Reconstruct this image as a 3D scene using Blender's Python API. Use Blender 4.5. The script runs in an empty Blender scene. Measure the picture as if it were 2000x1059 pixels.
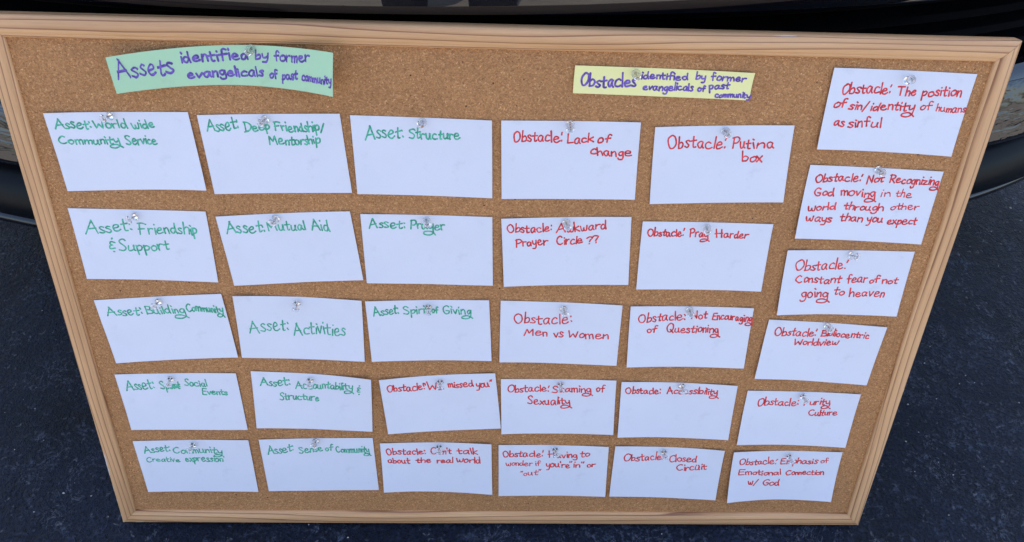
import bpy, bmesh, math, random
from mathutils import Vector, Matrix, noise
R = math.radians
C = bpy.context.scene.collection
scene = bpy.context.scene

# ---------------------------------------------------------------- board frame of reference
LEAN = R(22)                       # the board leans 22 degrees back against the car
BACK = 0.0114                      # frame depth behind the cork face
BW = Matrix(((1, 0, 0, 0),
             (0, math.sin(LEAN), -math.cos(LEAN), -math.cos(LEAN) * BACK),
             (0, math.cos(LEAN), math.sin(LEAN), math.sin(LEAN) * BACK),
             (0, 0, 0, 1)))        # across / up the board / out of the cork -> world

# ---------------------------------------------------------------- camera
cd = bpy.data.cameras.new('camera')
cam = bpy.data.objects.new('camera', cd); C.objects.link(cam)
cd.sensor_width = 36; cd.lens = 27.663
cd.clip_start = 0.01; cd.clip_end = 2000
rows = ((0.9992767, 0.0302887, 0.0229919), (0.0153231, -0.8740901, 0.4855221), (0.0348028, -0.4848187, -0.8739220))
cm = Matrix((rows[0], [-v for v in rows[1]], [-v for v in rows[2]])).transposed().to_4x4()
cm.translation = Vector((-0.01917, 0.72739, 0.68436))
cam.matrix_world = BW @ cm
scene.camera = cam

# ---------------------------------------------------------------- sky, sun, exposure
SUN_EL, SUN_AZ = R(52), R(-8)      # sun behind the car, the board stands in the car's shade
world = bpy.data.worlds.new('World'); scene.world = world; world.use_nodes = True
nt = world.node_tree; bg = nt.nodes['Background']
sky = nt.nodes.new('ShaderNodeTexSky'); sky.sky_type = 'NISHITA'; sky.sun_disc = False
sky.sun_elevation = SUN_EL; sky.sun_rotation = SUN_AZ
sky.air_density = 1.0; sky.dust_density = 2.0; sky.ozone_density = 1.0
nt.links.new(sky.outputs[0], bg.inputs[0]); bg.inputs[1].default_value = 0.15
sl = bpy.data.lights.new('sun', 'SUN'); sl.energy = 3.6; sl.angle = R(0.5); sl.color = (1, 0.92, 0.81)
sun = bpy.data.objects.new('sun', sl); C.objects.link(sun)
sd = Vector((math.sin(SUN_AZ) * math.cos(SUN_EL), math.cos(SUN_AZ) * math.cos(SUN_EL), math.sin(SUN_EL)))
sun.rotation_euler = sd.to_track_quat('Z', 'Y').to_euler(); sun.location = (0, 5, 8)
scene.view_settings.view_transform = 'Standard'; scene.view_settings.look = 'None'
scene.view_settings.exposure = 1.67; scene.view_settings.gamma = 1

# ---------------------------------------------------------------- material helpers
def mat(name, col=(.5, .5, .5), rough=.5, **kw):
    m = bpy.data.materials.new(name); m.use_nodes = True
    b = m.node_tree.nodes['Principled BSDF']
    b.inputs['Base Color'].default_value = (*col, 1); b.inputs['Roughness'].default_value = rough
    for k, v in kw.items():
        b.inputs[k.replace('_', ' ')].default_value = v
    return m
class NT:
    def __init__(s, m): s.t = m.node_tree; s.b = s.t.nodes['Principled BSDF']
    def n(s, typ, **kw):
        nd = s.t.nodes.new(typ)
        for k, v in kw.items():
            if k.startswith('_'): setattr(nd, k[1:], v)
            else: nd.inputs[k.replace('_', ' ')].default_value = v
        return nd
    def l(s, a, b): s.t.links.new(a, b)
    def coord(s, scale=(1, 1, 1), which='Object'):
        c = s.n('ShaderNodeTexCoord'); mp = s.n('ShaderNodeMapping'); mp.inputs['Scale'].default_value = scale
        s.l(c.outputs[which], mp.inputs[0]); return mp.outputs[0]
    def noise(s, vec, scale, detail=3, rough=.5, dist=0):
        nd = s.n('ShaderNodeTexNoise', Scale=scale, Detail=detail, Roughness=rough, Distortion=dist); s.l(vec, nd.inputs['Vector']); return nd
    def ramp(s, fac, stops, interp='LINEAR'):
        r = s.n('ShaderNodeValToRGB'); r.color_ramp.interpolation = interp
        e = r.color_ramp.elements
        while len(e) < len(stops): e.new(0.5)
        for el, (p, c) in zip(e, stops):
            el.position = p; el.color = (*c, 1) if len(c) == 3 else c
        s.l(fac, r.inputs[0]); return r.outputs[0]
    def mix(s, fac, a, b, mode='MIX'):
        m = s.n('ShaderNodeMix', _data_type='RGBA', _blend_type=mode)
        for sock, v in ((m.inputs[0], fac), (m.inputs[6], a), (m.inputs[7], b)):
            if hasattr(v, 'is_linked') or hasattr(v, 'links'): s.l(v, sock)
            else: sock.default_value = v if isinstance(v, float) else (*v, 1)
        return m.outputs[2]
    def math(s, op, a, b=0.0):
        m = s.n('ShaderNodeMath', _operation=op)
        for i, v in enumerate((a, b)):
            if isinstance(v, (int, float)): m.inputs[i].default_value = v
            else: s.l(v, m.inputs[i])
        return m.outputs[0]
    def bump(s, h, strength, dist):
        b = s.n('ShaderNodeBump', Strength=strength, Distance=dist); s.l(h, b.inputs['Height'])
        s.l(b.outputs[0], s.b.inputs['Normal']); return b
g = lambda v: (v, v, v)

# cork
m_cork = mat('cork', rough=.68); t = NT(m_cork); co = t.coord()
def voro(t, vec, scale, feat='F1', rnd=1.0):
    v = t.n('ShaderNodeTexVoronoi', Scale=scale, Randomness=rnd, _feature=feat); t.l(vec, v.inputs['Vector']); return v
wv = t.noise(co, 160, 2)
wmix = t.n('ShaderNodeMix', _data_type='VECTOR'); wmix.inputs[0].default_value = .004
t.l(co, wmix.inputs[4]); t.l(wv.outputs[1], wmix.inputs[5]); wco = wmix.outputs[1]
v1 = voro(t, wco, 800); v2 = voro(t, wco, 1500)
sep = t.n('ShaderNodeSeparateColor'); t.l(v1.outputs['Color'], sep.inputs[0])
sep2 = t.n('ShaderNodeSeparateColor'); t.l(v2.outputs['Color'], sep2.inputs[0])
gr = t.math('ADD', t.math('MULTIPLY', sep.outputs[0], .6), t.math('MULTIPLY', sep2.outputs[0], .4))
cc = t.ramp(gr, [(0.0, (.26, .105, .034)), (.25, (.39, .176, .060)), (.62, (.51, .240, .086)), (.84, (.60, .300, .118)), (1.0, (.86, .52, .25))])
big = t.ramp(t.noise(co, 9, 3).outputs[0], [(.3, g(.93)), (.7, g(1.06))])
cc = t.mix(1.0, cc, big, 'MULTIPLY')
dk = t.ramp(t.noise(co, 330, 1).outputs[0], [(.74, g(1)), (.80, (.28, .2, .16))])
cc = t.mix(1.0, cc, dk, 'MULTIPLY')
t.l(cc, t.b.inputs['Base Color'])
t.bump(t.math('ADD', sep.outputs[1], t.math('MULTIPLY', v1.outputs['Distance'], -40.0)), .35, .0005)

# wood print of the frame: grain runs along local x
def wood(name, seed, tint=1.0):
    m = mat(name, rough=.42); t = NT(m)
    c = t.n('ShaderNodeTexCoord'); mp = t.n('ShaderNodeMapping'); mp.inputs['Location'].default_value = (seed * 3.1, seed * 7.7, seed * 1.3)
    t.l(c.outputs['Object'], mp.inputs[0])
    mp2 = t.n('ShaderNodeMapping'); mp2.inputs['Scale'].default_value = (4, 70, 70); t.l(mp.outputs[0], mp2.inputs[0])
    n1 = t.noise(mp2.outputs[0], 1.0, 3, .55, .3)
    # ring-like contour lines: fold a stretched noise many times
    mp3 = t.n('ShaderNodeMapping'); mp3.inputs['Scale'].default_value = (1.6, 26, 26); t.l(mp.outputs[0], mp3.inputs[0])
    n2 = t.noise(mp3.outputs[0], 1.0, 2, .4, .2)
    sepx = t.n('ShaderNodeSeparateXYZ'); t.l(mp.outputs[0], sepx.inputs[0])
    ph = t.math('ADD', t.math('MULTIPLY', n2.outputs[0], 6.0), t.math('MULTIPLY', sepx.outputs[1], 150.0))
    fr = t.math('FRACT', ph)
    line = t.ramp(fr, [(0.0, g(1)), (.55, g(1)), (.80, (.86, .82, .80)), (.92, (.46, .36, .34)), (.965, (.42, .32, .30)), (1.0, g(1))])
    base = t.ramp(n1.outputs[0], [(.25, (.54, .290, .132)), (.5, (.66, .370, .174)), (.78, (.76, .455, .230))])
    mp4 = t.n('ShaderNodeMapping'); mp4.inputs['Scale'].default_value = (60, 1500, 1500); t.l(mp.outputs[0], mp4.inputs[0])
    fine = t.ramp(t.noise(mp4.outputs[0], 1.0, 2).outputs[0], [(.3, g(.93)), (.6, g(1.02))])
    col = t.mix(1.0, base, line, 'MULTIPLY'); col = t.mix(1.0, col, fine, 'MULTIPLY'); col = t.mix(1.0, col, g(tint), 'MULTIPLY')
    t.l(col, t.b.inputs['Base Color'])
    t.bump(fr, .02, .0002)
    return m
m_wood = [wood('wood_print_%d' % i, i + 1) for i in range(4)]
m_chip = mat('bare_fibreboard', (.62, .56, .50), .9)

def paper(name, col, dirt=.5):
    m = mat(name, col, .75); t = NT(m); co = t.coord()
    f = t.ramp(t.noise(co, 900, 2).outputs[0], [(.3, g(.975)), (.7, g(1.0))])
    d = t.ramp(t.noise(co, 14, 4, .6).outputs[0], [(.35, g(.975)), (.55, g(1.0))])
    sm = t.ramp(t.noise(co, 45, 4, .65).outputs[0], [(.60, g(1)), (.72, g(.93))])
    c = t.mix(1.0, col, f, 'MULTIPLY'); c = t.mix(1.0, c, d, 'MULTIPLY'); c = t.mix(1.0, c, sm, 'MULTIPLY')
    t.l(c, t.b.inputs['Base Color']); t.bump(t.noise(co, 1400, 2).outputs[0], .12, .0002)
    return m
m_white = paper('white_card', (.755, .775, .86))
m_green = paper('green_paper', (.46, .72, .46))
m_yellow = paper('yellow_paper', (.93, .89, .40))
def ink(name, a, b):
    m = mat(name, a, .6); t = NT(m); co = t.coord()
    c = t.ramp(t.noise(co, 300, 3).outputs[0], [(.38, a), (.62, b)]); t.l(c, t.b.inputs['Base Color']); return m
m_ink = {'g': ink('green_ink', (.022, .30, .18), (.095, .54, .36)), 'r': ink('red_ink', (.50, .012, .020), (.88, .060, .065)), 'p': ink('purple_ink', (.085, .040, .28), (.20, .12, .52))}
m_pin = mat('clear_plastic', (1, 1, 1), .03, Transmission_Weight=1.0, IOR=1.42)
m_steel = mat('pin_steel', (.6, .6, .6), .25, Metallic=1.0)

# asphalt with sealer
m_asph = mat('sealed_asphalt', rough=.6, Specular_IOR_Level=.18); t = NT(m_asph); co = t.coord()
n1 = t.noise(co, 5, 6, .65); n2 = t.noise(co, 95, 5, .72, .6); n3 = t.noise(co, 260, 3, .65); n4 = t.noise(co, 13, 5, .7, 1.2)
base = t.ramp(n1.outputs[0], [(.36, (.0012, .0034, .0105)), (.5, (.0032, .0074, .0195)), (.64, (.0066, .0125, .0285))])
blot = t.ramp(n4.outputs[0], [(.43, g(.10)), (.54, g(.34)), (.64, g(.9))])
sc = t.ramp(n2.outputs[0], [(.48, g(0)), (.56, g(.45)), (.63, g(1))])
sc = t.math('MULTIPLY', sc, blot)
col = t.mix(sc, base, (.060, .076, .110))
# worn chips of aggregate showing through the sealer
wv = t.noise(co, 150, 3); wm = t.n('ShaderNodeMix', _data_type='VECTOR'); wm.inputs[0].default_value = .02
t.l(co, wm.inputs[4]); t.l(wv.outputs[1], wm.inputs[5])
vc = voro(t, wm.outputs[1], 150); sp = t.n('ShaderNodeSeparateColor'); t.l(vc.outputs['Color'], sp.inputs[0])
sel = t.math('MULTIPLY', t.ramp(sp.outputs[0], [(.80, g(0)), (.98, g(1))]), t.ramp(vc.outputs['Distance'], [(.10, g(1)), (.48, g(0))]))
col = t.mix(t.math('MULTIPLY', sel, .7), col, (.13, .14, .165))
rg = t.math('ABSOLUTE', t.math('SUBTRACT', t.noise(co, 24, 4, .7, 1.5).outputs[0], .5))
ln = t.math('MULTIPLY', t.ramp(rg, [(.0, g(1)), (.016, g(0))]), t.ramp(t.noise(co, 9, 3, .6).outputs[0], [(.50, g(0)), (.60, g(.7))]))
col = t.mix(ln, col, (.085, .10, .135))
pit = t.ramp(n3.outputs[0], [(.36, g(.20)), (.48, g(1.0)), (.66, g(1.5))]); col = t.mix(1.0, col, pit, 'MULTIPLY')
t.l(col, t.b.inputs['Base Color'])
t.l(t.ramp(n2.outputs[0], [(.3, g(.5)), (.7, g(.8))]), t.b.inputs['Roughness'])
hh = t.math('ADD', t.math('MULTIPLY', n2.outputs[0], .8), t.math('ADD', t.math('MULTIPLY', n3.outputs[0], .35), t.math('MULTIPLY', n4.outputs[0], 1.0)))
t.bump(hh, 1.0, .007)
m_conc = mat('concrete', rough=.85); t = NT(m_conc); co = t.coord()
t.l(t.ramp(t.noise(co, 6, 5, .6).outputs[0], [(.3, (.22, .20, .17)), (.7, (.30, .27, .225))]), t.b.inputs['Base Color']); t.bump(t.noise(co, 180, 3).outputs[0], .3, .002)
m_grit = mat('grit', (.42, .42, .42), .6)

# car
def paint(name, col, rough, coat=1.0):
    m = mat(name, col, .4, Specular_IOR_Level=0.0, Coat_Weight=coat, Coat_Roughness=rough, Coat_IOR=1.78); t = NT(m); co = t.coord()
    b = t.n('ShaderNodeBump', Strength=.05, Distance=.004); t.l(t.noise(co, 9, 2).outputs[0], b.inputs['Height']); t.l(b.outputs[0], t.b.inputs['Coat Normal'])
    return m
m_paint = paint('black_car_paint', (.003, .0035, .006), .015)
m_chrome = mat('smoked_chrome', (.075, .075, .08), .03, Metallic=1.0)
t = NT(m_chrome); t.bump(t.noise(t.coord((1, 1, 3)), 14, 3, .55, .8).outputs[0], .32, .008)
m_blackpl = mat('black_bumper_plastic', (.004, .005, .007), .34, Specular_IOR_Level=.14)
t = NT(m_blackpl); t.bump(t.noise(t.coord(), 700, 2).outputs[0], .12, .0004)
m_glossl = mat('gloss_black_lip', (.004, .005, .008), .10, Specular_IOR_Level=.6)
m_dark = mat('dark_grille', (.003, .003, .004), .7, Specular_IOR_Level=.08)
m_glass = mat('tinted_car_glass', (.01, .012, .014), .02)
m_tyre = mat('tyre_rubber', (.015, .015, .016), .8)
m_rim = mat('alloy_rim', (.5, .5, .52), .3, Metallic=1.0)
m_lamp = mat('headlight_lens', (.5, .53, .56), .05, Metallic=.6)
m_stucco = mat('tan_stucco', (.52, .40, .26), .9)
m_jeans = mat('dark_jeans', (.012, .014, .020), .9)
m_shirt = mat('grey_shirt', (.10, .10, .11), .9)
m_skin = mat('skin', (.50, .30, .21), .55)
m_shoe = mat('black_shoe', (.012, .012, .012), .6)
m_hair = mat('brown_hair', (.03, .018, .010), .7)
m_leaf = mat('tan_stone', (.50, .36, .16), .7)

# ---------------------------------------------------------------- object helpers
def link(name, me, m, parent=None, label=None, cat=None, group=None, kind=None, smooth=False):
    if not isinstance(me, bpy.types.Mesh):
        bm = me; me = bpy.data.meshes.new(name); bm.to_mesh(me); bm.free()
    me.materials.append(m)
    if smooth: me.polygons.foreach_set('use_smooth', [True] * len(me.polygons))
    o = bpy.data.objects.new(name, me); C.objects.link(o)
    if parent is not None: o.parent = parent
    tag(o, label, cat, group, kind); return o
def tag(o, label=None, cat=None, group=None, kind=None):
    for k, v in (('label', label), ('category', cat), ('group', group), ('kind', kind)):
        if v: o[k] = v
    return o
def pyd(name, vs, fs):
    me = bpy.data.meshes.new(name); me.from_pydata(vs, [], fs); me.update(); return me
def empty(name, mw, label, cat, group=None):
    o = bpy.data.objects.new(name, None); C.objects.link(o); o.matrix_world = mw; o.empty_display_size = .05
    return tag(o, label, cat, group)
def grid_faces(nu, nv, off=0, flip=False):
    f = []
    for i in range(nu - 1):
        for j in range(nv - 1):
            q = (off + i * nv + j, off + (i + 1) * nv + j, off + (i + 1) * nv + j + 1, off + i * nv + j + 1)
            f.append(q[::-1] if flip else q)
    return f
def autosmooth(o, deg=35):
    me = o.data; me.polygons.foreach_set('use_smooth', [True] * len(me.polygons))
    bm = bmesh.new(); bm.from_mesh(me)
    for e in bm.edges:
        if len(e.link_faces) == 2 and e.calc_face_angle() > R(deg): e.smooth = False
    bm.to_mesh(me); bm.free()
    return o
rnd = random.Random(11)
# card corners (mm on the board: across, up) TL TR BR BL; corner lift off the cork (mm); middle lift; arch; writing as fractions of the card
CARDS = [
 ([[-408.95, 500.87], [-283.71, 504.13], [-277.77, 430.65], [-406.72, 425.89]], [3, 1.01, 4.5, 0.74], 0.14, 0.00,
  [('Asset:', 0.0506, 0.796, 0.2929, 0.8075, 0.1284), ('World', 0.323, 0.8022, 0.5481, 0.803, 0.1119), ('wide', 0.5853, 0.8073, 0.74, 0.8024, 0.1126), ('Communit¥', 0.0438, 0.6131, 0.4613, 0.6076, 0.1005), ('Service', 0.5065, 0.5977, 0.7247, 0.5962, 0.1192)]),
 ([[-275.97, 501.68], [-150.08, 505.8], [-144.36, 429.47], [-271.72, 425.92]], [1.55, 1.31, 0.72, 1.61], 0.15, 0.00,
  [('Asset:', 0.0472, 0.8033, 0.269, 0.8231, 0.1508), ('Deep', 0.3133, 0.7933, 0.489, 0.8051, 0.1209), ('Friendship/', 0.5245, 0.7935, 0.8734, 0.7819, 0.1171), ('Mentorship', 0.4683, 0.6167, 0.8286, 0.6355, 0.1101)]),
 ([[-141.19, 504.54], [-14.66, 502.65], [-12.96, 426.6], [-139.08, 429.22]], [0.85, 1.41, 0.74, 3], 0.25, 0.00,
  [('Asset:', 0.0942, 0.6973, 0.3628, 0.7525, 0.1699), ('Structure', 0.4043, 0.7348, 0.7702, 0.7462, 0.1346)]),
 ([[-6.31, 502.84], [119.63, 504.12], [122.38, 427.79], [-4.15, 426.18]], [1.39, 1.96, 0.85, 1.05], 0.21, 0.00,
  [('Obstacle!', 0.0873, 0.7373, 0.4442, 0.7496, 0.1342), ('Lack', 0.4797, 0.7278, 0.6655, 0.741, 0.1121), ('of', 0.6982, 0.733, 0.785, 0.7447, 0.1079), ('change', 0.6488, 0.5912, 0.9511, 0.568, 0.1097)]),
 ([[133.19, 499.92], [259.76, 504.47], [264.75, 428.4], [136.84, 423.81]], [1.68, 2.13, 1.75, 1.39], 0.34, 0.00,
  [('Obstacle!', 0.103, 0.7245, 0.5253, 0.7245, 0.1588), ('Put', 0.5719, 0.7099, 0.6993, 0.7127, 0.1451), ('in', 0.7212, 0.7147, 0.803, 0.7141, 0.1179), ('a', 0.8254, 0.7094, 0.8709, 0.7069, 0.1316), ('box', 0.6576, 0.5406, 0.8034, 0.5342, 0.1383)]),
 ([[284.16, 557.57], [413.55, 554.67], [412.77, 478.05], [284.47, 482.9]], [2.17, 0.87, 2.32, 4], 0.14, 0.00,
  [('Obstacle!', 0.0907, 0.6905, 0.4375, 0.7308, 0.13), ('The', 0.4917, 0.7116, 0.6153, 0.7181, 0.1037), ('position', 0.6624, 0.718, 0.9327, 0.7322, 0.1148), ('of', 0.0563, 0.5138, 0.1381, 0.5345, 0.1071), ('sin/identit¥', 0.1678, 0.5079, 0.6309, 0.5284, 0.1106), ('of', 0.6804, 0.5396, 0.7553, 0.5512, 0.0964), ('humans', 0.7929, 0.5418, 0.9997, 0.5451, 0.0914), ('as', 0.0867, 0.3009, 0.1609, 0.301, 0.1134), ('sinful', 0.1976, 0.2945, 0.4293, 0.3077, 0.1133)]),
 ([[-410.77, 408.45], [-283.44, 407.46], [-282.89, 330.53], [-409.57, 333.01]], [1.0, 0.96, 1.22, 2.23], 0.10, 0.00,
  [('Asset:', 0.0833, 0.6627, 0.4277, 0.7063, 0.1798), ('Friendship', 0.4782, 0.6661, 0.9101, 0.6912, 0.1517), ('&', 0.2209, 0.3982, 0.2683, 0.3948, 0.1894), ('Support', 0.2971, 0.4114, 0.6731, 0.449, 0.155)]),
 ([[-274.6, 402.67], [-147.61, 410.81], [-139.45, 336.0], [-267.81, 326.61]], [1.5, 1.61, 1.88, 0.6], 0.21, 0.00,
  [('Asset:', 0.0529, 0.7431, 0.3332, 0.7643, 0.1619), ('Mutual', 0.3637, 0.7616, 0.6414, 0.7726, 0.133), ('Aid', 0.6887, 0.7491, 0.8193, 0.7306, 0.1643)]),
 ([[-137.95, 408.05], [-12.6, 406.96], [-10.66, 331.16], [-136.26, 332.09]], [1.57, 0.89, 0.72, 1.01], 0.17, 0.00,
  [('Asset:', 0.0594, 0.7941, 0.3288, 0.8215, 0.131), ('Pra¥er', 0.3733, 0.8029, 0.6299, 0.8042, 0.1261)]),
 ([[-4.02, 405.81], [120.98, 409.97], [125.62, 334.6], [0.27, 331.83]], [1.75, 1.4, 1.23, 4], 0.35, 0.00,
  [('Obstacle:', 0.047, 0.7898, 0.3845, 0.8062, 0.1193), ('Awkward', 0.4262, 0.7843, 0.805, 0.8308, 0.1237), ('Prayer', 0.1063, 0.5879, 0.3489, 0.6039, 0.1211), ('Circle', 0.426, 0.6095, 0.6264, 0.6245, 0.1207), ('??', 0.6573, 0.6137, 0.7552, 0.6314, 0.1204)]),
 ([[132.36, 405.42], [259.95, 404.77], [261.55, 329.49], [133.97, 330.06]], [1.43, 1.22, 2.19, 2.0], 0.12, 0.00,
  [('Obstacle!', 0.0494, 0.7871, 0.3259, 0.7982, 0.1133), ('Pra¥', 0.3729, 0.7814, 0.5135, 0.7942, 0.1157), ('Harder', 0.5794, 0.7841, 0.8204, 0.7993, 0.113)]),
 ([[282.82, 466.67], [410.57, 462.76], [410.99, 385.89], [282.93, 391.23]], [1.14, 1.6, 1.65, 4], 0.71, 0.00,
  [('Obstacle!', 0.0665, 0.771, 0.4079, 0.819, 0.1118), ('Not', 0.4543, 0.7822, 0.5755, 0.8172, 0.1111), ('Recognizin§', 0.6238, 0.8123, 0.9909, 0.8152, 0.1102), ('God', 0.0793, 0.5949, 0.2266, 0.5982, 0.1066), ('movin§', 0.2802, 0.6096, 0.5429, 0.62, 0.118), ('in', 0.5841, 0.6289, 0.655, 0.631, 0.0985), ('the', 0.6998, 0.6331, 0.8187, 0.6333, 0.0982), ('world', 0.0552, 0.3957, 0.2658, 0.4098, 0.101), ('through', 0.3338, 0.4224, 0.634, 0.4376, 0.1006), ('other', 0.6877, 0.448, 0.8994, 0.478, 0.0948), ('ways', 0.0554, 0.2405, 0.2559, 0.2524, 0.1118), ('than', 0.3211, 0.2596, 0.4927, 0.2666, 0.1022), ('you', 0.5306, 0.2652, 0.6494, 0.2823, 0.1066), ('expect', 0.6923, 0.2567, 0.9107, 0.2679, 0.1109)]),
 ([[279.45, 377.02], [407.37, 377.43], [408.59, 302.37], [281.95, 303.48]], [1.82, 1.2, 2.56, 5], 0.53, 0.00,
  [('Obstacle!', 0.0856, 0.691, 0.4914, 0.7135, 0.1568), ('Constant', 0.1125, 0.4912, 0.4723, 0.5041, 0.1262), ('fear', 0.5273, 0.5059, 0.6819, 0.5068, 0.1306), ('of', 0.7078, 0.5081, 0.7829, 0.5175, 0.1026), ('not', 0.8116, 0.5079, 0.9301, 0.5147, 0.102), ('goin§', 0.174, 0.2714, 0.3995, 0.2643, 0.1505), ('to', 0.444, 0.3137, 0.5259, 0.3163, 0.1249), ('heaven', 0.5753, 0.2956, 0.8523, 0.2971, 0.1265)]),
 ([[276.5, 295.79], [402.91, 288.35], [400.63, 212.17], [274.05, 221.45]], [1.39, 1.86, 0.9, 4], 0.20, 0.00,
  [('Obstacle!', 0.0805, 0.7351, 0.4343, 0.7729, 0.1305), ('Bibliocentric', 0.4751, 0.7779, 0.875, 0.7945, 0.1146), ('Worldview', 0.2639, 0.5959, 0.6364, 0.6426, 0.111)]),
 ([[-409.34, 307.49], [-281.83, 317.64], [-275.48, 240.71], [-402.93, 231.28]], [0.85, 1.74, 2.13, 1.75], 0.28, 0.00,
  [('Asset:', 0.0675, 0.7412, 0.3354, 0.7516, 0.1482), ('Buildin§', 0.3771, 0.7469, 0.6755, 0.7228, 0.1224), ('Communit¥', 0.6931, 0.7631, 0.9751, 0.7112, 0.1231)]),
 ([[-270.02, 316.51], [-142.61, 312.25], [-143.98, 236.87], [-271.56, 240.2]], [4, 2.5, 1.99, 1.79], 0.34, 0.00,
  [('Asset:', 0.0889, 0.4204, 0.3945, 0.4624, 0.2134), ('Activities', 0.4389, 0.4071, 0.8505, 0.4291, 0.2039)]),
 ([[-139.21, 311.11], [-14.19, 314.32], [-10.39, 240.05], [-136.38, 237.33]], [1.61, 1.44, 2.28, 2.49], 0.35, 0.00,
  [('Asset:', 0.0555, 0.7635, 0.2597, 0.7865, 0.1513), ('Spirit', 0.3017, 0.7821, 0.515, 0.7972, 0.1277), ('of', 0.5297, 0.7999, 0.5794, 0.8024, 0.1044), ('Givin§', 0.6197, 0.7847, 0.846, 0.774, 0.1222)]),
 ([[-2.36, 313.92], [122.12, 310.56], [123.19, 234.5], [-1.96, 238.38]], [1.46, 1.73, 0.72, 2.0], 0.19, 0.00,
  [('Obstacle:', 0.1166, 0.6364, 0.5883, 0.6736, 0.1682), ('Men', 0.205, 0.4475, 0.3924, 0.4607, 0.1296), ('vs', 0.4531, 0.444, 0.5282, 0.4493, 0.1476), ('Women', 0.5692, 0.4406, 0.9056, 0.4455, 0.1302)]),
 ([[130.64, 309.58], [257.81, 309.59], [260.44, 233.7], [133.69, 234.68]], [1.71, 2.19, 2.24, 4], 0.69, 0.00,
  [('Obstacle:', 0.072, 0.7458, 0.4513, 0.7853, 0.1451), ('Not', 0.5077, 0.8071, 0.6319, 0.8178, 0.121), ('Encouragin§', 0.677, 0.8026, 1.0006, 0.7832, 0.1155), ('of', 0.1535, 0.5692, 0.2248, 0.5777, 0.1233), ('Questionin§', 0.3128, 0.5809, 0.7413, 0.5831, 0.1349)]),
 ([[-408.15, 216.1], [-280.87, 219.75], [-278.84, 141.8], [-405.42, 141.2]], [1.34, 1.74, 0.65, 1.52], 0.80, 0.00,
  [('Asset:', 0.061, 0.716, 0.2936, 0.7382, 0.1828), ('Sport', 0.3471, 0.7271, 0.5053, 0.739, 0.1272), ('~', 0.4226, 0.7345, 0.5072, 0.7421, 0.127), ('Social', 0.552, 0.7789, 0.735, 0.7785, 0.1145), ('Events', 0.6813, 0.6381, 0.8916, 0.6242, 0.1039)]),
 ([[-265.01, 222.6], [-138.27, 215.15], [-141.37, 140.76], [-267.67, 146.61]], [1.5, 4.5, 0.72, 3.5], 0.43, 0.00,
  [('Asset:', 0.0656, 0.754, 0.3132, 0.7837, 0.1505), ('Accountabilit¥', 0.3589, 0.731, 0.8359, 0.7744, 0.1411), ('&', 0.873, 0.7019, 0.902, 0.7045, 0.1748), ('Structure', 0.2203, 0.5278, 0.5485, 0.5355, 0.1288)]),
 ([[-130.11, 213.83], [-6.28, 223.97], [1.72, 147.0], [-123.78, 138.66]], [3.5, 2.5, 0.8, 2.34], 0.44, 0.00,
  [('Obstacle:', 0.0538, 0.7667, 0.3749, 0.7705, 0.1213), ('"We', 0.374, 0.7579, 0.5381, 0.7416, 0.1385), ('missed', 0.5828, 0.7817, 0.8006, 0.7774, 0.1193), ('you"', 0.8234, 0.7664, 0.9592, 0.7748, 0.1205)]),
 ([[0.12, 215.21], [124.92, 215.31], [128.48, 139.77], [2.5, 140.0]], [0.91, 1.43, 1.7, 2.37], 0.16, 0.00,
  [('Obstacle!', 0.0565, 0.7719, 0.4155, 0.7823, 0.1292), ('Shamin§', 0.4469, 0.7666, 0.7831, 0.7839, 0.1229), ('of', 0.8329, 0.7961, 0.9, 0.8029, 0.1167), ('Sexualit¥', 0.2333, 0.5533, 0.5989, 0.5481, 0.1382)]),
 ([[130.65, 213.93], [257.7, 210.84], [260.48, 133.0], [133.21, 137.86]], [1.95, 3, 1.16, 4], 0.17, 0.00,
  [('Obstacle:', 0.0444, 0.7901, 0.346, 0.7975, 0.1214), ('Accessibilit¥', 0.4024, 0.8, 0.8363, 0.8323, 0.1139)]),
 ([[270.61, 203.29], [396.68, 200.51], [397.32, 124.15], [270.96, 127.53]], [1.3, 2.04, 2.52, 3], 0.34, 0.00,
  [('Obstacle:', 0.1104, 0.7326, 0.475, 0.756, 0.1413), ('Purit¥', 0.5256, 0.7623, 0.7504, 0.7801, 0.1212), ('Culture', 0.5889, 0.5773, 0.8448, 0.5896, 0.1098)]),
 ([[-407.6, 124.55], [-279.99, 127.25], [-278.49, 49.12], [-404.78, 48.67]], [1.05, 1.12, 1.07, 1.57], 0.29, 0.00,
  [('Asset:', 0.0715, 0.7639, 0.2967, 0.797, 0.1464), ('Communit¥', 0.3204, 0.7618, 0.7434, 0.7509, 0.1199), ('Creative', 0.0679, 0.5995, 0.3574, 0.5907, 0.0943), ('expression', 0.4082, 0.5932, 0.7348, 0.5923, 0.1215)]),
 ([[-268.3, 128.4], [-141.63, 131.82], [-138.76, 52.8], [-266.23, 50.71]], [1.62, 1.17, 0.61, 1.44], 0.68, 0.00,
  [('Asset:', 0.0587, 0.7228, 0.2832, 0.7678, 0.1547), ('Sense', 0.3362, 0.7382, 0.5403, 0.752, 0.1269), ('of', 0.5694, 0.7582, 0.6335, 0.764, 0.1067), ('Communit¥', 0.6625, 0.7434, 0.9537, 0.7291, 0.1209)]),
 ([[-133.84, 124.42], [-8.49, 125.8], [-6.1, 48.02], [-132.27, 52.98]], [1.32, 3.5, 2.51, 5], 0.21, 0.00,
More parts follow.
